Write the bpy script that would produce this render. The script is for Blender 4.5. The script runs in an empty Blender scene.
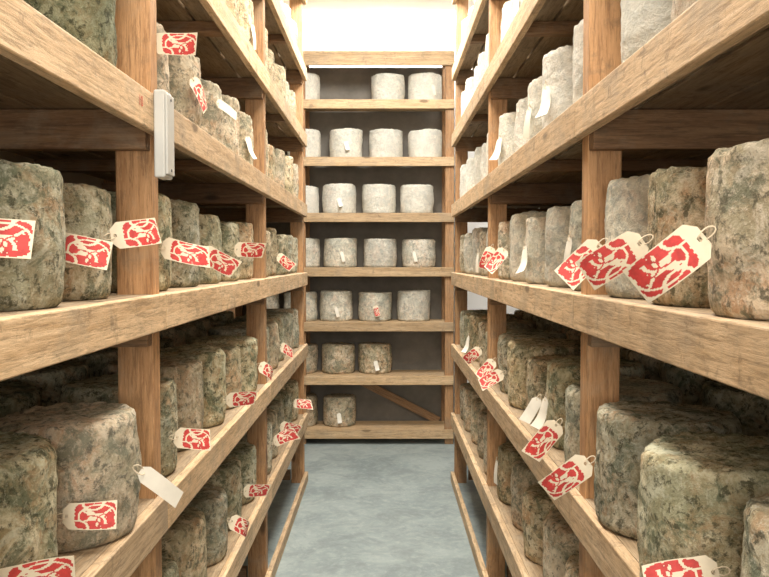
import bpy, bmesh, math, random
from mathutils import Vector, Matrix, noise
R = random.Random(7)
scene = bpy.context.scene
COL = scene.collection
scene.view_settings.view_transform = 'Standard'
scene.view_settings.look = 'None'

# ------------------------------------------------------------------ materials
def new_mat(name):
    m = bpy.data.materials.new(name); m.use_nodes = True
    nt = m.node_tree; nt.nodes.clear()
    out = nt.nodes.new('ShaderNodeOutputMaterial')
    b = nt.nodes.new('ShaderNodeBsdfPrincipled')
    nt.links.new(b.outputs[0], out.inputs[0])
    return m, nt, b
def N(nt, t, **kw):
    n = nt.nodes.new(t)
    for k, v in kw.items():
        setattr(n, k, v)
    return n
def noise_n(nt, vec, scale, detail=4, rough=0.6, dist=0.0):
    n = N(nt, 'ShaderNodeTexNoise')
    n.inputs['Scale'].default_value = scale; n.inputs['Detail'].default_value = detail
    n.inputs['Roughness'].default_value = rough; n.inputs['Distortion'].default_value = dist
    nt.links.new(vec, n.inputs['Vector']); return n.outputs['Fac']
def ramp(nt, fac, stops):
    r = N(nt, 'ShaderNodeValToRGB'); e = r.color_ramp.elements
    while len(e) < len(stops): e.new(0.5)
    for i, (p, c) in enumerate(stops):
        e[i].position = p
        e[i].color = (c, c, c, 1) if isinstance(c, (int, float)) else (*c, 1)
    nt.links.new(fac, r.inputs[0]); return r.outputs[0]
def mix(nt, fac, a, b, mode='MIX'):
    m = N(nt, 'ShaderNodeMix', data_type='RGBA', blend_type=mode)
    for s, v in ((m.inputs[0], fac), (m.inputs[6], a), (m.inputs[7], b)):
        if isinstance(v, bpy.types.NodeSocket): nt.links.new(v, s)
        elif isinstance(v, (int, float)): s.default_value = v
        else: s.default_value = (*v, 1)
    return m.outputs[2]
def bump(nt, b, h, strength, dist):
    n = N(nt, 'ShaderNodeBump'); n.inputs['Strength'].default_value = strength
    n.inputs['Distance'].default_value = dist
    nt.links.new(h, n.inputs['Height']); nt.links.new(n.outputs[0], b.inputs['Normal'])

def wood(name, axis, light, dark, weather=.5):
    m, nt, b = new_mat(name)
    tc = N(nt, 'ShaderNodeTexCoord'); oi = N(nt, 'ShaderNodeObjectInfo')
    add = N(nt, 'ShaderNodeVectorMath', operation='ADD')
    sc = N(nt, 'ShaderNodeVectorMath', operation='SCALE'); sc.inputs[3].default_value = 13.0
    cmb = N(nt, 'ShaderNodeCombineXYZ')
    for i in range(3): nt.links.new(oi.outputs['Random'], cmb.inputs[i])
    nt.links.new(cmb.outputs[0], sc.inputs[0])
    nt.links.new(tc.outputs['Object'], add.inputs[0]); nt.links.new(sc.outputs[0], add.inputs[1])
    def mapped(k):
        mp = N(nt, 'ShaderNodeMapping'); s = [k, k, k]; s[axis] = k * .07
        mp.inputs['Scale'].default_value = s
        nt.links.new(add.outputs[0], mp.inputs[0]); return mp.outputs[0]
    mv = mapped(10.0)
    g1 = noise_n(nt, mv, 2.6, 6, 0.65, 0.9)
    g2 = noise_n(nt, mv, 12.0, 6, 0.75, 0.4)
    g3 = noise_n(nt, mv, 34.0, 3, 0.7, 0.1)
    blot = noise_n(nt, add.outputs[0], 4.0, 6, 0.7, .5)
    blot2 = noise_n(nt, add.outputs[0], 17.0, 5, 0.75, .3)
    c = mix(nt, ramp(nt, g1, [(0.34, 0.0), (0.62, 1.0)]), dark, light)
    c = mix(nt, ramp(nt, g2, [(0.40, 0.65), (0.52, 0.0)]), c, tuple(x * 0.52 for x in dark))
    c = mix(nt, ramp(nt, g3, [(0.52, 0.0), (0.70, 0.45)]), c, tuple(min(1, x * 1.2 + .04) for x in light))
    c = mix(nt, ramp(nt, blot, [(0.50, 0.0), (0.68, weather)]), c, (0.33, 0.265, 0.185))
    c = mix(nt, ramp(nt, blot2, [(0.56, 0.0), (0.71, weather * 1.2)]), c, (0.16, 0.11, 0.065))
    vm = N(nt, 'ShaderNodeMapping'); s = [7.0, 7.0, 7.0]; s[axis] = 2.6
    vm.inputs['Scale'].default_value = s; nt.links.new(add.outputs[0], vm.inputs[0])
    vo = N(nt, 'ShaderNodeTexVoronoi'); vo.inputs['Scale'].default_value = 1.0
    nt.links.new(vm.outputs[0], vo.inputs['Vector'])
    c = mix(nt, ramp(nt, vo.outputs['Distance'], [(0.07, 0.85), (0.13, 0.0)]), c, tuple(x * .35 for x in dark))
    vr = N(nt, 'ShaderNodeMapRange'); vr.inputs[3].default_value = 0.84; vr.inputs[4].default_value = 1.15
    nt.links.new(oi.outputs['Random'], vr.inputs[0])
    hs = N(nt, 'ShaderNodeHueSaturation'); nt.links.new(vr.outputs[0], hs.inputs['Value'])
    nt.links.new(c, hs.inputs['Color'])
    nt.links.new(hs.outputs[0], b.inputs['Base Color'])
    b.inputs['Roughness'].default_value = 0.68
    bump(nt, b, g2, 0.4, 0.004)
    return m
RL, RD = (0.69, 0.50, 0.305), (0.49, 0.32, 0.165)
PL, PD = (0.51, 0.29, 0.135), (0.335, 0.168, 0.067)
wood_rail = wood('pine_rail', 1, RL, RD, .6)
wood_deck = wood('pine_deck', 1, (0.42, 0.31, 0.19), (0.27, 0.18, 0.095), .7)
wood_post = wood('pine_post', 2, PL, PD, .45)
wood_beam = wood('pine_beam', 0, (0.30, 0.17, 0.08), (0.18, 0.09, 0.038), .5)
wood_brace = wood('pine_brace', 0, (0.45, 0.27, 0.14), (0.32, 0.18, 0.08), .3)
wood_rail_x = wood('pine_rail_cross', 0, (0.57, 0.405, 0.235), (0.42, 0.275, 0.135), .5)

def cheese_mat():
    m, nt, b = new_mat('cheese_rind')
    tc = N(nt, 'ShaderNodeTexCoord'); oi = N(nt, 'ShaderNodeObjectInfo')
    cmb = N(nt, 'ShaderNodeCombineXYZ')
    for i in range(3): nt.links.new(oi.outputs['Random'], cmb.inputs[i])
    sc = N(nt, 'ShaderNodeVectorMath', operation='SCALE'); sc.inputs[3].default_value = 37.0
    nt.links.new(cmb.outputs[0], sc.inputs[0])
    add = N(nt, 'ShaderNodeVectorMath', operation='ADD')
    nt.links.new(tc.outputs['Object'], add.inputs[0]); nt.links.new(sc.outputs[0], add.inputs[1])
    v = add.outputs[0]
    big = noise_n(nt, v, 6, 6, 0.66, 0.5)
    med = noise_n(nt, v, 24, 8, 0.74, 0.5)
    brn = noise_n(nt, v, 11, 8, 0.74, 0.9)
    grn = noise_n(nt, v, 14, 8, 0.74, 0.6)
    fine = noise_n(nt, v, 95, 5, 0.78)
    spk = noise_n(nt, v, 46, 5, 0.72, .3)
    pat = noise_n(nt, v, 9, 8, 0.74, .7)
    c = mix(nt, ramp(nt, med, [(0.40, 0.0), (0.57, 1.0)]), (0.38, 0.31, 0.20), (0.70, 0.64, 0.51))
    c = mix(nt, ramp(nt, brn, [(0.49, 0.0), (0.58, 0.7)]), c, (0.44, 0.275, 0.16))
    c = mix(nt, ramp(nt, big, [(0.44, 0.0), (0.59, 0.65)]), c, (0.25, 0.265, 0.185))
    c = mix(nt, ramp(nt, grn, [(0.50, 0.0), (0.59, 0.85)]), c, (0.14, 0.165, 0.115))
    c = mix(nt, ramp(nt, pat, [(0.53, 0.0), (0.62, 0.65)]), c, (0.64, 0.64, 0.56))
    c = mix(nt, ramp(nt, spk, [(0.53, 0.0), (0.61, 0.85)]), c, (0.08, 0.078, 0.05))
    c = mix(nt, ramp(nt, fine, [(0.53, 0.0), (0.64, 0.5)]), c, (0.70, 0.67, 0.58))
    c = mix(nt, 1.0, c, oi.outputs['Color'], 'MULTIPLY')
    pale = N(nt, 'ShaderNodeMath', operation='SUBTRACT'); pale.inputs[0].default_value = 1.0
    nt.links.new(oi.outputs['Alpha'], pale.inputs[1])
    c = mix(nt, pale.outputs[0], c, (0.78, 0.77, 0.71))
    nt.links.new(c, b.inputs['Base Color'])
    b.inputs['Roughness'].default_value = 0.95
    b.inputs['Specular IOR Level'].default_value = .2
    h = N(nt, 'ShaderNodeMath', operation='ADD'); nt.links.new(spk, h.inputs[0]); nt.links.new(fine, h.inputs[1])
    h2 = N(nt, 'ShaderNodeMath', operation='ADD'); nt.links.new(h.outputs[0], h2.inputs[0]); nt.links.new(med, h2.inputs[1])
    bump(nt, b, h2.outputs[0], 0.9, 0.009)
    return m
M_cheese = cheese_mat()

def plain(name, col, rough=0.7, nscale=8, var=0.1, bmp=0.0, metal=0.0):
    m, nt, b = new_mat(name)
    tc = N(nt, 'ShaderNodeTexCoord')
    f = noise_n(nt, tc.outputs['Object'], nscale, 5, 0.65)
    c = mix(nt, ramp(nt, f, [(0.3, 0.0), (0.7, 1.0)]), tuple(x * (1 - var) for x in col), tuple(min(1, x * (1 + var)) for x in col))
    nt.links.new(c, b.inputs['Base Color']); b.inputs['Roughness'].default_value = rough
    b.inputs['Metallic'].default_value = metal
    if bmp: bump(nt, b, f, bmp, 0.003)
    return m
M_wall = plain('white_plaster', (0.86, 0.86, 0.85), 0.85, 4, 0.03, 0.1)
M_wall_dim = plain('darkened_plaster', (0.34, 0.29, 0.22), 0.85, 4, 0.1, 0.1)  # shade put into the wall colour so the left rack interior stays dark
M_wall_dim2 = plain('toned_down_plaster', (0.60, 0.56, 0.49), 0.85, 4, 0.1, 0.1)  # colour lowered to deepen rack shade, kept pale enough for bright gaps
M_ceil = plain('white_ceiling', (0.88, 0.875, 0.865), 0.9, 3, 0.03)
M_panel = plain('dark_panel', (0.20, 0.18, 0.15), 0.8, 5, 0.2)
M_paper = plain('tag_paper', (0.74, 0.65, 0.49), 0.75, 30, 0.08)
M_white_paper = plain('tag_white_paper', (0.78, 0.74, 0.64), 0.7, 30, 0.05)
M_red = plain('tag_red_ink', (0.52, 0.045, 0.04), 0.65, 60, 0.25)
M_string = plain('twine', (0.62, 0.52, 0.38), 0.9, 80, 0.2)
M_metal = plain('painted_metal', (0.50, 0.50, 0.47), 0.4, 10, 0.06)
M_dark = plain('dark_metal', (0.08, 0.08, 0.08), 0.5, 10, 0.1)
M_mark = plain('red_mark', (0.55, 0.06, 0.04), 0.7, 40, 0.1)

def floor_mat():
    m, nt, b = new_mat('concrete_floor')
    tc = N(nt, 'ShaderNodeTexCoord')
    a = noise_n(nt, tc.outputs['Object'], 1.6, 8, 0.7, 0.5)
    d = noise_n(nt, tc.outputs['Object'], 22, 6, 0.75)
    st = noise_n(nt, tc.outputs['Object'], 3.5, 8, 0.75, 1.0)
    c = mix(nt, ramp(nt, a, [(0.38, 0.0), (0.60, 1.0)]), (0.205, 0.25, 0.25), (0.315, 0.365, 0.355))
    c = mix(nt, ramp(nt, d, [(0.48, 0.0), (0.66, 0.45)]), c, (0.42, 0.46, 0.44))
    c = mix(nt, ramp(nt, st, [(0.49, 0.0), (0.62, 0.5)]), c, (0.155, 0.188, 0.188))
    nt.links.new(c, b.inputs['Base Color'])
    b.inputs['Roughness'].default_value = 0.55
    bump(nt, b, d, 0.2, 0.003)
    return m
M_floor = floor_mat()

# ------------------------------------------------------------------ helpers
def boxes_mesh(name, boxes, bev=0.003):
    bm = bmesh.new()
    for (x0, x1, y0, y1, z0, z1) in boxes:
        x0, x1 = min(x0, x1), max(x0, x1)
        mt = Matrix.Translation(((x0 + x1) / 2, (y0 + y1) / 2, (z0 + z1) / 2)) @ Matrix.Diagonal((x1 - x0, y1 - y0, z1 - z0, 1))
        bmesh.ops.create_cube(bm, size=1, matrix=mt)
    if bev:
        bmesh.ops.bevel(bm, geom=list(bm.edges), offset=bev, segments=2, affect='EDGES', profile=0.5)
    me = bpy.data.meshes.new(name); bm.to_mesh(me); bm.free()
    return me
def obj(name, me, mat=None, parent=None, **props):
    o = bpy.data.objects.new(name, me)
    if mat is not None and me is not None and not me.materials: me.materials.append(mat)
    COL.objects.link(o)
    if parent: o.parent = parent
    for k, v in props.items(): o[k] = v
    return o
def box(name, b, mat, parent=None, bev=0.003, **props):
    x0, x1, y0, y1, z0, z1 = b
    cx, cy, cz = (x0 + x1) / 2, (y0 + y1) / 2, (z0 + z1) / 2
    me = boxes_mesh(name, [(x0 - cx, x1 - cx, y0 - cy, y1 - cy, z0 - cz, z1 - cz)], bev)
    o = obj(name, me, mat, parent, **props)
    pl = parent.location if parent else Vector((0, 0, 0))
    o.location = Vector((cx, cy, cz)) - pl
    return o

# ------------------------------------------------------------------ room
XW0, XW1, Y0, Y1, ZC = -1.5, 1.45, -2.2, 7.5, 3.72
box('floor', (XW0 - .1, XW1 + .1, Y0 - .1, Y1 + .1, -0.1, 0), M_floor, bev=0, kind='structure', label='smooth blue-grey concrete floor', category='floor')
box('ceiling', (XW0 - .1, XW1 + .1, Y0 - .1, Y1 + .1, ZC, ZC + .1), M_ceil, bev=0, kind='structure', label='plain white painted ceiling', category='ceiling')
box('wall_left', (XW0 - .1, XW0, Y0, Y1, 0, ZC), M_wall_dim, bev=0, kind='structure', label='darkened plaster wall behind the timber rack', category='wall')
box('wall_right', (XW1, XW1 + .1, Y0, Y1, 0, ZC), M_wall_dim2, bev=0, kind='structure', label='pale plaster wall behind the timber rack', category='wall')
box('wall_back', (XW0 - .1, XW1 + .1, Y1, Y1 + .1, 0, ZC), M_wall, bev=0, kind='structure', label='bright white end wall above the end rack', category='wall')
box('wall_front', (XW0 - .1, XW1 + .1, Y0 - .1, Y0, 0, ZC), M_wall, bev=0, kind='structure', label='white painted wall at the entrance end', category='wall')

# ------------------------------------------------------------------ side racks
POSTS = [0.10, 2.0, 3.87, 5.70]
PT = 0.06
LEVELS = [0.50, 1.0, 1.515, 2.0, 2.5, 2.97]
RAIL_H = 0.090
def build_rack(side):
    xf = 0.554 if side < 0 else 0.48
    depth = 0.80
    S = lambda a, b: (min(side * a, side * b), max(side * a, side * b))
    root = bpy.data.objects.new('timber_rack', None); COL.objects.link(root)
    root.location = (side * (xf + depth / 2), 2.9, 0)
    root['category'] = 'storage rack'
    root['label'] = ('long weathered pine storage rack filled with grey-green cheeses' if side < 0 else
                     'long orange-toned pine storage rack filled with pale cheeses')
    xb = xf + depth
    pw = .09 if side < 0 else .085
    for p in POSTS:
        a, b = S(xf + .026, xf + .026 + pw)
        box('post', (a, b, p, p + PT, 0, 3.5), wood_post, root)
        a, b = S(xb - .07, xb)
        box('post', (a, b, p, p + PT, 0, 3.5), wood_post, root)
    for li, z in enumerate(LEVELS):
        for i in range(3):
            ya = POSTS[i] + PT; yb = POSTS[i + 1]
            r0 = POSTS[i] + PT / 2 + .002 if i else POSTS[i]
            r1 = POSTS[i + 1] + PT / 2 - .002 if i < 2 else POSTS[i + 1] + PT
            a, b = S(xf, xf + .026)
            box('rail', (a, b, r0, r1, z - RAIL_H, z), wood_rail, root)
            pl = []
            x = xf + .0262
            wds = [.105, .15, .15, .15, .15]
            for k, w in enumerate(wds):
                e = min(x + w, xb - .0005)
                y0 = ya if k in (0, 4) else ya - PT / 2 + .001
                y1 = yb if k in (0, 4) else yb + PT / 2 - .001
                a, b = S(x, e)
                if k == 4: a, b = S(x, xb - .072)
                pl.append((a, b, y0, y1, z - .03, z))
                x = e + .010
            o = obj('shelf_board', boxes_mesh('shelf_board', pl, .002), wood_deck, root)
            o.location = -root.location
            ym = (ya + yb) / 2
            a, b = S(xf + .03, xb - .075)
            box('batten', (a, b, ym - .03, ym + .03, z - .072, z - .031), wood_beam, root)
        for p in POSTS:
            a, b = S(xf + .028, xb - .005)
            box('cross_beam', (a, b, p - .042, p - .001, z - .128, z - .052 + .02), wood_beam, root)
    for i in range(3):
        a, b = S(xf, xf + .026)
        box('foot_rail', (a, b, POSTS[i] + (PT / 2 + .002 if i else 0), POSTS[i + 1] + (PT / 2 - .002 if i < 2 else PT), 0.0, .07), wood_rail, root)
        box('top_rail', (a, b, POSTS[i] + (PT / 2 + .002 if i else 0), POSTS[i + 1] + (PT / 2 - .002 if i < 2 else PT), 3.42, 3.5), wood_rail, root)
    for p in POSTS:
        a, b = S(xf + .125, xb - .075)
        box('cross_beam', (a, b, p + .005, p + .045, 0.02, .09), wood_beam, root)
    return root
rackL = build_rack(-1)
rackR = build_rack(1)

cu = bpy.data.curves.new('mark', 'FONT'); cu.body = '10'; cu.size = 0.034; cu.align_x = 'CENTER'; cu.align_y = 'CENTER'
tmp = bpy.data.objects.new('tmp', cu); COL.objects.link(tmp)
bpy.context.view_layer.update()
me = bpy.data.meshes.new_from_object(tmp.evaluated_get(bpy.context.evaluated_depsgraph_get()))
bpy.data.objects.remove(tmp)
me.materials.clear()
mk = obj('stamped_number', me, M_mark, rackL)
mk.location = Vector((-0.5530, 1.83, 1.962)) - rackL.location
mk.rotation_euler = (math.radians(90), 0, math.radians(90))

jb = bpy.data.objects.new('electrical_box', None); COL.objects.link(jb)
jb.location = (-0.5537, 1.96, 1.80)
jb['category'] = 'electrical box'; jb['label'] = 'narrow grey metal electrical box fixed to the rack post'
box('box_body', (-0.5537, -0.527, 1.93, 2.0, 1.80, 2.01), M_metal, jb, bev=.004)
box('cover', (-0.527, -0.521, 1.934, 1.996, 1.808, 2.002), M_metal, jb, bev=.002)
def disc(name, loc, r, h, mat, parent):
    bm = bmesh.new()
    bmesh.ops.create_cone(bm, cap_ends=True, segments=16, radius1=r, radius2=r * .8, depth=h)
    me = bpy.data.meshes.new(name); bm.to_mesh(me); bm.free()
    o = obj(name, me, mat, parent); o.location = Vector(loc) - parent.location
    o.rotation_euler = (0, math.radians(90), 0); return o
disc('screw', (-0.5205, 1.965, 1.99), .004, .003, M_dark, jb)
disc('screw', (-0.5205, 1.965, 1.82), .004, .003, M_dark, jb)

# ------------------------------------------------------------------ end rack
YB = 6.90
BL = [0.13, 0.60, 1.065, 1.54, 2.01, 2.49, 2.98]
root = bpy.data.objects.new('end_rack', None); COL.objects.link(root); root.location = (-0.3, 7.1, 0)
root['category'] = 'storage rack'; root['label'] = 'pine shelving rack with seven shelves against a dark panel'
bx0, bx1 = -1.38, 0.60
for x in (bx0, -0.76, bx1 - .075):
    box('post', (x, x + .075, YB + .026, YB + .086, 0, 3.38), wood_post, root)
    box('post', (x, x + .075, YB + .42, YB + .46, 0, 3.38), wood_post, root)
for z in BL:
    box('rail', (bx0, bx1, YB, YB + .025, z - .078, z), wood_rail_x, root)
    ds = []
    y = YB + .088
    ds.append((bx0 + .08, -0.765, YB + .026, YB + .086, z - .03, z)); ds.append((-0.68, bx1 - .08, YB + .026, YB + .086, z - .03, z))
    for k in range(3):
        ds.append((bx0, bx1, y, y + .1, z - .03, z)); y += .106
    o = obj('shelf_board', boxes_mesh('shelf_board', ds, .002), wood_rail_x, root); o.location = -root.location
box('rail', (bx0, bx1, YB, YB + .025, 3.27, 3.385), wood_rail_x, root)
o = box('top_board', (bx0, bx1, YB + .026, YB + .46, 3.382, 3.40), wood_rail_x, root)
box('back_panel', (bx0, bx1, YB + .465, YB + .48, 0.0, 3.36), M_panel, root, bev=0)
bm = bmesh.new(); bmesh.ops.create_cube(bm, size=1, matrix=Matrix.Diagonal((.90, .02, .07, 1)))
bmesh.ops.bevel(bm, geom=list(bm.edges), offset=.002, segments=1, affect='EDGES')
me = bpy.data.meshes.new('brace'); bm.to_mesh(me); bm.free()
br = obj('brace', me, wood_brace, root); br.location = Vector((0.10, YB + .425, .33)) - root.location
br.rotation_euler = (0, math.radians(27), 0)

# ------------------------------------------------------------------ cheeses
CR, CH = 0.155, 0.255
def cheese_mesh(seed):
    rr = random.Random(seed); off = Vector((rr.uniform(0, 90), rr.uniform(0, 90), rr.uniform(0, 90)))
    seg = 96; prof = []
    br = rr.uniform(.017, .028)
    prof.append((0.0, 0.0)); prof.append((CR * .5, 0.0)); prof.append((CR - .018, 0.0))
    prof += [(CR - .008, .003), (CR - .002, .010), (CR, .020)]
    bulge = rr.uniform(.002, .005)
    nh = 26
    for k in range(1, nh):
        t = k / nh
        prof.append((CR + bulge * math.sin(t * math.pi), .020 + (CH - .020 - br) * t))
    for k in range(0, 8):
        a = k / 7 * math.pi / 2
        prof.append((CR - br + br * math.cos(a), CH - br + br * math.sin(a)))
    for q in (.79, .74, .68, .62, .56, .48, .4, .32, .24, .15, .07): prof.append((CR * q, CH))
    prof.append((0, CH))
    bm = bmesh.new(); rings = []
    tilt = rr.uniform(-.055, .055); ta = rr.uniform(0, 6.28)
    for i, (r, z) in enumerate(prof):
        if r == 0:
            rings.append([bm.verts.new((0, 0, z))]); continue
        ring = []
        for s in range(seg):
            a = s / seg * 2 * math.pi
            p = Vector((math.cos(a) * r, math.sin(a) * r, z))
            if z > 0:
                n1 = noise.fractal(p * 8 + off, 1.0, 2.0, 3) * .006
                n2 = noise.fractal(p * 48 + off, 0.8, 2.0, 3) * .0022
                n3 = -max(0, noise.noise(p * 60 + off * 2) - .33) * .008
                rim = math.exp(-((z - CH + .01) / .02) ** 2)
                n2 = n2 * (1 + 1.0 * rim) + n3
                dirv = Vector((math.cos(a), math.sin(a), 0))
                if r > CR * .8: p += dirv * (n1 + n2 - .005)
                if z > CH * .88 and (z > CH - .002 or r < CR * .99): p.z += (n1 * .6 + n2)
                p.z += (z / CH) ** 2 * tilt * (r * math.cos(a - ta))
            ring.append(bm.verts.new(p))
        rings.append(ring)
    for a, b in zip(rings[:-1], rings[1:]):
        for s in range(seg):
            t = (s + 1) % seg
            if len(a) == 1: bm.faces.new((a[0], b[t], b[s]))
            elif len(b) == 1: bm.faces.new((a[s], a[t], b[0]))
            else: bm.faces.new((a[s], a[t], b[t], b[s]))
    for f in bm.faces: f.smooth = True
    me = bpy.data.meshes.new('cheese_wheel'); bm.to_mesh(me); bm.free(); me.materials.append(M_cheese); return me
CM = [cheese_mesh(s) for s in range(8)]
LAB = {
 'olive': 'tall clothbound cheese with mottled grey-green mouldy rind',
 'tan': 'tall clothbound cheese with tan and grey rind',
 'pale': 'tall clothbound cheese with pale cream-white dusty rind',
 'white': 'white bloomy clothbound cheese with powdery rind',
 'dark': 'dark olive-brown clothbound cheese with heavy mould',
}
TINT = {'olive': ((0.98, 0.98, 0.90), .98), 'tan': ((1.12, 1.0, 0.88), .94), 'pale': ((1.12, 1.09, 1.05), .68),
        'white': ((1.1, 1.09, 1.04), .36), 'dark': ((.50, .53, .43), 1.0)}
nch = 0
def cheese(x, y, z, kind, where, hs=None, rs=None):
    global nch
    o = bpy.data.objects.new('cheese_wheel', R.choice(CM)); COL.objects.link(o); nch += 1
    o.location = (x, y, z + .0005); o.rotation_euler = (0, 0, R.uniform(0, 6.28))
    rs = rs or R.uniform(.95, 1.03); hs = hs or R.uniform(.92, 1.08)
    o.scale = (rs, rs, hs)
    t, al = TINT[kind]; v = R.uniform(.85, 1.12)
    o.color = (t[0] * v, t[1] * v, t[2] * v * R.uniform(.93, 1.04), min(1, max(0, al + R.uniform(-.08, .08))))
    o['label'] = LAB[kind]; o['category'] = 'cheese'; o['group'] = 'clothbound cheeses on ' + where
    return o
def ys(bay):
    if bay == 0: return [1.08, 1.42, 1.76]
    a = POSTS[bay] + PT
    return [a + .178 + k * .351 for k in range(5)]
CH_POS = {}
for side in (-1, 1):
    xf = 0.554 if side < 0 else 0.48
    for li, z in enumerate(LEVELS):
        for bay in range(3):
            if li == 0 and bay == 0: continue
            if li == 4 and bay == 0: continue
            if li == 5 and bay < 2: continue
            yl = ys(bay)
            for row in range(2):
                if row == 1 and li in (4, 5): continue
                for k, y in enumerate(yl):
                    x = xf + .03 + CR + R.uniform(.0, .02)
                    if row: x = xf + .8 - .078 - CR - R.uniform(0, .008)
                    yy = y + R.uniform(-.006, .006)
                    rs = None
                    if row == 0 and side < 0 and li == 3 and bay == 0 and k < 2: continue
                    if row == 0 and bay == 0:
                        if side < 0 and li == 1: x = {0: .72, 1: .75, 2: .705}[k]; rs = [.98, .98, 1.02][k]
                        if side < 0 and li == 2: x = [.74, .735, .755][k]; rs = [.98, 1.02, .97][k]
                        if side > 0 and li == 2: x, yy = [(.645, 1.2), (.66, 1.52), (.665, 1.838)][k]; rs = .985
                        if side > 0 and li == 1: x, yy = [(.65, 1.06), (.62, 1.42), (.64, 1.80)][k]; rs = 1.02
                    if row and R.random() < .08: continue
                    if bay and rs is None and row == 0: rs = R.uniform(.99, 1.055) if li < 3 else R.uniform(.95, 1.03)
                    if row and rs is None: rs = R.uniform(.95, .99)
                    if side < 0:
                        kind = ['olive', 'olive', 'olive', 'tan', 'tan', 'pale'][li] if R.random() < .7 else 'tan'
                        if li == 3 and bay == 0: kind = 'dark'
                    else:
                        kind = ['tan', 'olive', 'pale', 'white', 'white', 'white'][li] if R.random() < .75 else ['tan', 'tan', 'tan', 'pale', 'pale', 'pale'][li]
                        if li == 1 and bay == 0: kind = 'olive'
                        if li == 2 and bay == 0 and row == 0: kind = 'tan' if k < 2 else 'pale'
                    if row: kind = 'olive' if kind == 'olive' else 'tan'
                    hsv = 1.02 if (bay == 0 and li == 1) else None
                    if side < 0 and li == 2 and bay == 0 and row == 0: hsv = [1.0, .98, .95][k]
                    if side > 0 and li == 2 and bay == 0 and row == 0: hsv = [1.0, 1.0, 1.06][k]
                    CH_POS[(side, li, bay, row, k)] = cheese(side * x, yy, z, kind, 'the long timber racks', hs=hsv, rs=rs)
rows = {6: [303, 388, 426], 5: [304, 346, 386, 426], 4: [302, 339, 379, 417], 3: [303, 340, 380, 419],
        2: [300, 335, 375, 414], 1: [300, 338, 375], 0: [300, 339]}
BC = {}
for li, l in rows.items():
    xs = [(p - 384.5) / 112.7 for p in l]
    xs = [xs[0] - .34] + xs
    for j, x in enumerate(xs):
        if j > 1: x = max(x, xs[j - 1] + .318)
        xs[j] = x
        x = min(x, .36)
        kind = 'white' if li >= 4 else ('pale' if li >= 2 else 'tan')
        BC[(li, j)] = cheese(x, YB + .088 + CR + R.uniform(0, .02), BL[li], kind, 'the end rack', rs=.97, hs=R.uniform(.96, 1.05))

# ------------------------------------------------------------------ tags
def in_ell(u, v, cx, cy, a, b, rot=0):
    c, s = math.cos(rot), math.sin(rot); x, y = u - cx, v - cy
    X, Y = c * x + s * y, -s * x + c * y
    return (X / a) ** 2 + (Y / b) ** 2 < 1
def design(u, v):
    U = (u - .60) / .375; V = (v - .5) / .46
    w = .03 * noise.noise(Vector((u * 14, v * 14, 3)))
    if (abs(U) ** 6 + abs(V) ** 6) > 1 + w * 6: return False
    if noise.noise(Vector((u * 30, v * 20, 9))) > .62: return False
    rr = math.hypot(U - .1, V + .05)
    if .86 < rr < .96 and V > -.35: return False
    cream = (in_ell(U, V, .08, -.08, .44, .24, .35) or in_ell(U, V, -.40, .36, .24, .15, -.5)
             or in_ell(U, V, -.22, .18, .19, .32, .6) or in_ell(U, V, .46, -.40, .10, .36, .3)
             or in_ell(U, V, .16, -.50, .08, .30, -.3) or in_ell(U, V, -.36, -.32, .30, .07, .5)
             or in_ell(U, V, .62, .30, .07, .34, -.7))
    if cream:
        if in_ell(U, V, -.43, .40, .05, .045): return True
        if abs(math.hypot(U + .2, V + .6) - .62) < .045: return True
        if abs(math.hypot(U - .5, V + .3) - .40) < .035: return True
        return False
    if abs(math.hypot(U + .1, V - .98) - .50) < .07: return False
    if abs(math.hypot(U + .9, V + .9) - .55) < .07: return False
    return True
def tag_mesh(L, W, curl, twist, printed, name='paper_tag', curl2=0):
    nu, nv = (60, 36) if printed else (16, 8)
    bm = bmesh.new(); vs = []
    for i in range(nu + 1):
        u = i / nu; row = []
        wf = 1.0
        if u < .12: wf = .5 + .5 * (u / .12)
        for j in range(nv + 1):
            v = j / nv
            x = u * L + .012; zz = (v - .5) * W * wf
            y = -curl * math.sin(u * 2.6) * L + twist * u * (v - .5) * W - curl2 * max(0, u - .45) ** 2 * L
            row.append(bm.verts.new((x, y, zz)))
        vs.append(row)
    for i in range(nu):
        for j in range(nv):
            u, v = (i + .5) / nu, (j + .5) / nv
            if printed and math.hypot((u - .07) * L, (v - .5) * W * .6) < .0032: continue
            f = bm.faces.new((vs[i][j], vs[i + 1][j], vs[i + 1][j + 1], vs[i][j + 1]))
            f.smooth = True
            if printed and design(u, v): f.material_index = 1
    me = bpy.data.meshes.new(name); bm.to_mesh(me); bm.free()
    me.materials.append(M_paper if printed else M_white_paper); me.materials.append(M_red)
    return me
TM = [tag_mesh(.122, .062, .08, .45, True), tag_mesh(.118, .060, .12, -.45, True, curl2=.9),
      tag_mesh(.122, .063, .18, .3, True, curl2=-.5), tag_mesh(.118, .060, .05, .6, True, curl2=1.4)]
TW = [tag_mesh(.11, .034, .05, .2, False), tag_mesh(.10, .042, .08, .4, False, curl2=.9)]
def string_mesh():
    bm = bmesh.new(); pts = []
    for k in range(14):
        a = k / 13 * 2 * math.pi
        pts.append(Vector((.008 - .014 * math.cos(a), -.003 * math.sin(a * 2) - .002, .007 * math.sin(a))))
    prev = None
    for k, p in enumerate(pts):
        d = (pts[(k + 1) % 13] - pts[k - 1 if k else 12]).normalized()
        up = Vector((0, 1, 0)); s = d.cross(up).normalized(); t = s.cross(d)
        ring = [bm.verts.new(p + (s * math.cos(q * math.pi / 3) + t * math.sin(q * math.pi / 3)) * .0012) for q in range(6)]
        if prev:
            for q in range(6): bm.faces.new((prev[q], prev[(q + 1) % 6], ring[(q + 1) % 6], ring[q]))
        prev = ring
    me = bpy.data.meshes.new('string'); bm.to_mesh(me); bm.free(); me.materials.append(M_string); return me
SM = string_mesh()
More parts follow.
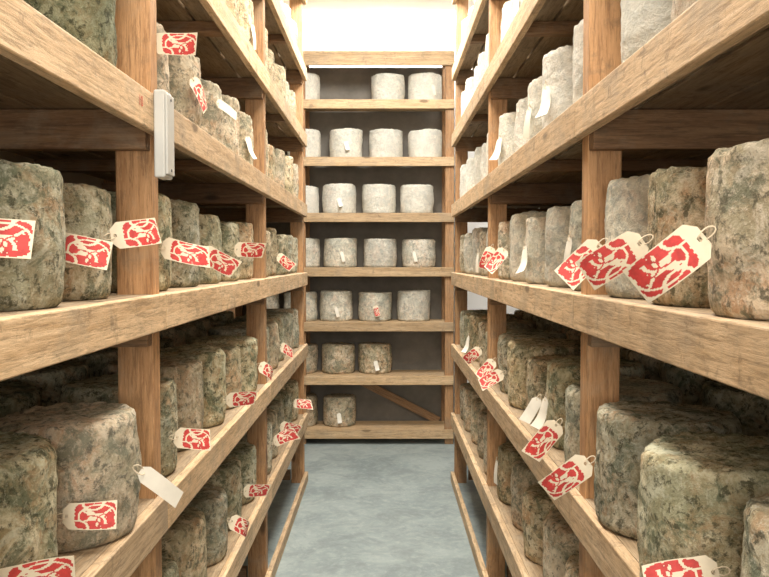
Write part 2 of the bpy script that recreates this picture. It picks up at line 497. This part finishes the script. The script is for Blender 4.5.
def tag(ch, psi, h, a, mode='red', yaw=None, size=1.0, gap=.008, mi=None):
    psi = math.radians(psi); yaw = psi if yaw is None else math.radians(yaw)
    L = TM if mode == 'red' else TW
    me = L[mi] if mi is not None else R.choice(L)
    o = bpy.data.objects.new('paper_tag', me); COL.objects.link(o)
    r = CR * ch.scale[0] + gap
    o.location = (ch.location.x + r * math.sin(psi), ch.location.y - r * math.cos(psi), ch.location.z + h)
    m = Matrix.Rotation(yaw, 4, 'Z') @ Matrix.Rotation(math.radians(a), 4, 'Y')
    o.rotation_euler = m.to_euler(); o.scale = (size,) * 3
    o['category'] = 'tag'
    o['group'] = 'paper tags tied to the cheeses'
    o['label'] = 'cream paper tag with red printed animal emblem tied to a cheese' if mode == 'red' else 'plain white paper tag tied to a cheese'
    s = bpy.data.objects.new('string', SM); COL.objects.link(s); s.parent = o
    return o
C = CH_POS
# left, middle shelf
tag(C[-1, 2, 0, 0, 1], 14, .125, 3, size=1.0, mi=0, gap=.012)
tag(C[-1, 2, 0, 0, 2], 26, .120, 12, yaw=18, size=.95, mi=0, gap=.016)
tag(C[-1, 2, 0, 0, 2], 75, .135, -8, yaw=40, size=.92, mi=2, gap=.014)
tag(C[-1, 2, 1, 0, 0], 60, .125, 14, yaw=40, mi=3)
tag(C[-1, 2, 1, 0, 1], 75, .12, 30, yaw=40, gap=.01)
tag(C[-1, 2, 1, 0, 3], 60, .13, 2, yaw=45)
tag(C[-1, 2, 2, 0, 1], 75, .12, 40, yaw=50, size=.9)
# left lower
tag(C[-1, 1, 0, 0, 2], 16, .085, 2, size=.85, mi=0, gap=.012)
tag(C[-1, 1, 0, 0, 1], 34, .06, -8, size=1.05, mi=1, gap=.018)
tag(C[-1, 1, 0, 0, 2], 80, .15, 42, 'white', yaw=45, size=1.15, mi=0)
tag(C[-1, 1, 1, 0, 0], 70, .115, 12, yaw=40, size=.9)
tag(C[-1, 1, 1, 0, 2], 75, .09, 0, yaw=45, size=.9)
tag(C[-1, 1, 1, 0, 4], 80, .13, 35, yaw=55, size=.9)
tag(C[-1, 1, 2, 0, 1], 80, .13, 30, yaw=55, size=.9)
tag(C[-1, 0, 1, 0, 3], 80, .15, 8, yaw=50, size=.9)
tag(C[-1, 0, 1, 0, 2], 80, .15, 35, yaw=50, size=.9)
tag(C[-1, 0, 2, 0, 0], 80, .16, -18, yaw=50)
tag(C[-1, 0, 2, 0, 1], 80, .18, 20, yaw=50)
tag(C[-1, 0, 2, 0, 3], 80, .18, 10, yaw=50)
# left upper
tag(C[-1, 3, 1, 0, 0], 54, .175, -4, yaw=35, size=.92)
tag(C[-1, 3, 1, 0, 1], 62, .18, 60, size=.9)
tag(C[-1, 3, 1, 0, 2], 60, .17, 20, 'white')
tag(C[-1, 3, 1, 0, 4], 60, .16, 80, 'white')
# right middle shelf
tag(C[1, 2, 0, 0, 0], -86, .130, 141, yaw=-14, size=1.02, mi=2)
tag(C[1, 2, 0, 0, 1], -86, .128, 148, yaw=-20, size=1.04, mi=0)
tag(C[1, 2, 0, 0, 2], -88, .130, 136, yaw=-10, size=1.0, mi=1)
tag(C[1, 2, 1, 0, 0], -80, .16, 100, 'white')
tag(C[1, 2, 1, 0, 2], -80, .15, 75, 'white')
tag(C[1, 2, 1, 0, 3], -92, .14, 125, yaw=-28, gap=.012, size=.9)
tag(C[1, 2, 1, 0, 4], -92, .155, 112, yaw=-40, gap=.02, size=.9)
tag(C[1, 2, 2, 0, 1], -80, .14, 95, 'white')
# right lower shelf
tag(C[1, 1, 0, 0, 2], -92, .150, 142, yaw=-12, size=.98, mi=0)
tag(C[1, 1, 0, 0, 1], -25, .105, 165, yaw=-25, size=.95, mi=1, gap=.018)
tag(C[1, 1, 1, 0, 0], -92, .150, 128, yaw=-20, gap=.012, mi=3, size=.95)
tag(C[1, 1, 1, 0, 1], -80, .17, 100, 'white')
tag(C[1, 1, 1, 0, 1], -92, .16, 118, yaw=-25, size=.85, gap=.02, mode='white')
tag(C[1, 1, 1, 0, 3], -92, .14, 150, yaw=-20, gap=.012, size=.85)
tag(C[1, 1, 1, 0, 4], -92, .15, 130, yaw=-12, gap=.012, size=.85)
tag(C[1, 1, 2, 0, 2], -80, .16, 95, 'white')
tag(C[1, 1, 2, 0, 0], -92, .15, 140, yaw=-20, gap=.012, size=.85)
tag(C[1, 0, 1, 0, 4], -80, .2, 95, 'white')
# right upper
for k, a in ((1, 80), (2, 100), (4, 95)):
    tag(C[1, 3, 1, 0, k], -70, .16, a, 'white')
tag(C[1, 4, 1, 0, 3], -70, .16, 80, 'white'); tag(C[-1, 4, 1, 0, 4], 70, .16, 80, 'white')
# end rack
for key, psi, h in (((5, 2), 0, .16), ((3, 2), 5, .15), ((3, 4), -20, .15), ((2, 2), 0, .14), ((1, 3), 0, .13), ((4, 2), 0, .15), ((6, 3), 20, .16)):
    if key in BC: tag(BC[key], psi, h, 75, 'white', size=.85)
tag(BC[(2, 3)], 0, .15, 75, size=.8); tag(BC[(0, 2)], 0, .14, 82, 'white', size=.85)
print('cheeses', nch)

# ------------------------------------------------------------------ lights
def area(name, loc, rot, sx, sy, e, col):
    l = bpy.data.lights.new(name, 'AREA'); l.shape = 'RECTANGLE'; l.size = sx; l.size_y = sy; l.energy = e; l.color = col
    o = bpy.data.objects.new(name, l); COL.objects.link(o); o.location = loc
    o.rotation_euler = [math.radians(a) for a in rot]; return o
WARM = (1.0, .94, .845)
area('overhead_fill', (0, 0.9, 3.66), (0, 0, 0), .6, 1.2, 66, WARM)  # added overhead area light for the near aisle, no fixture seen
area('overhead_fill', (0, 3.2, 3.66), (0, 0, 0), .6, 1.5, 102, WARM)  # added overhead area light for the middle of the aisle
area('overhead_fill', (0, 5.4, 3.66), (16, 0, 0), .8, 1.0, 112, (1, .985, .95))  # added overhead area light that brightens the end rack
area('end_wall_fill', (-.1, 6.95, 3.50), (115, 0, 0), 2.0, .12, 50, (1, .995, .98))  # added light to whiten the end wall, no lamp seen there
area('front_fill', (0, -1.6, 2.1), (86, 0, 0), 1.5, 1.8, 88, (1, .95, .87))  # added fill from behind the camera, the front wall has no window
w = bpy.data.worlds.new('world'); w.use_nodes = True; scene.world = w
w.node_tree.nodes['Background'].inputs[0].default_value = (.9, .93, 1, 1)
w.node_tree.nodes['Background'].inputs[1].default_value = .3

cam = bpy.data.cameras.new('camera'); co = bpy.data.objects.new('camera', cam); COL.objects.link(co)
cam.sensor_width = 36; cam.lens = 800 / 769 * 36; cam.clip_start = .02
co.location = (0, 0, 1.6); co.rotation_euler = (math.radians(88), 0, 0)
scene.camera = co
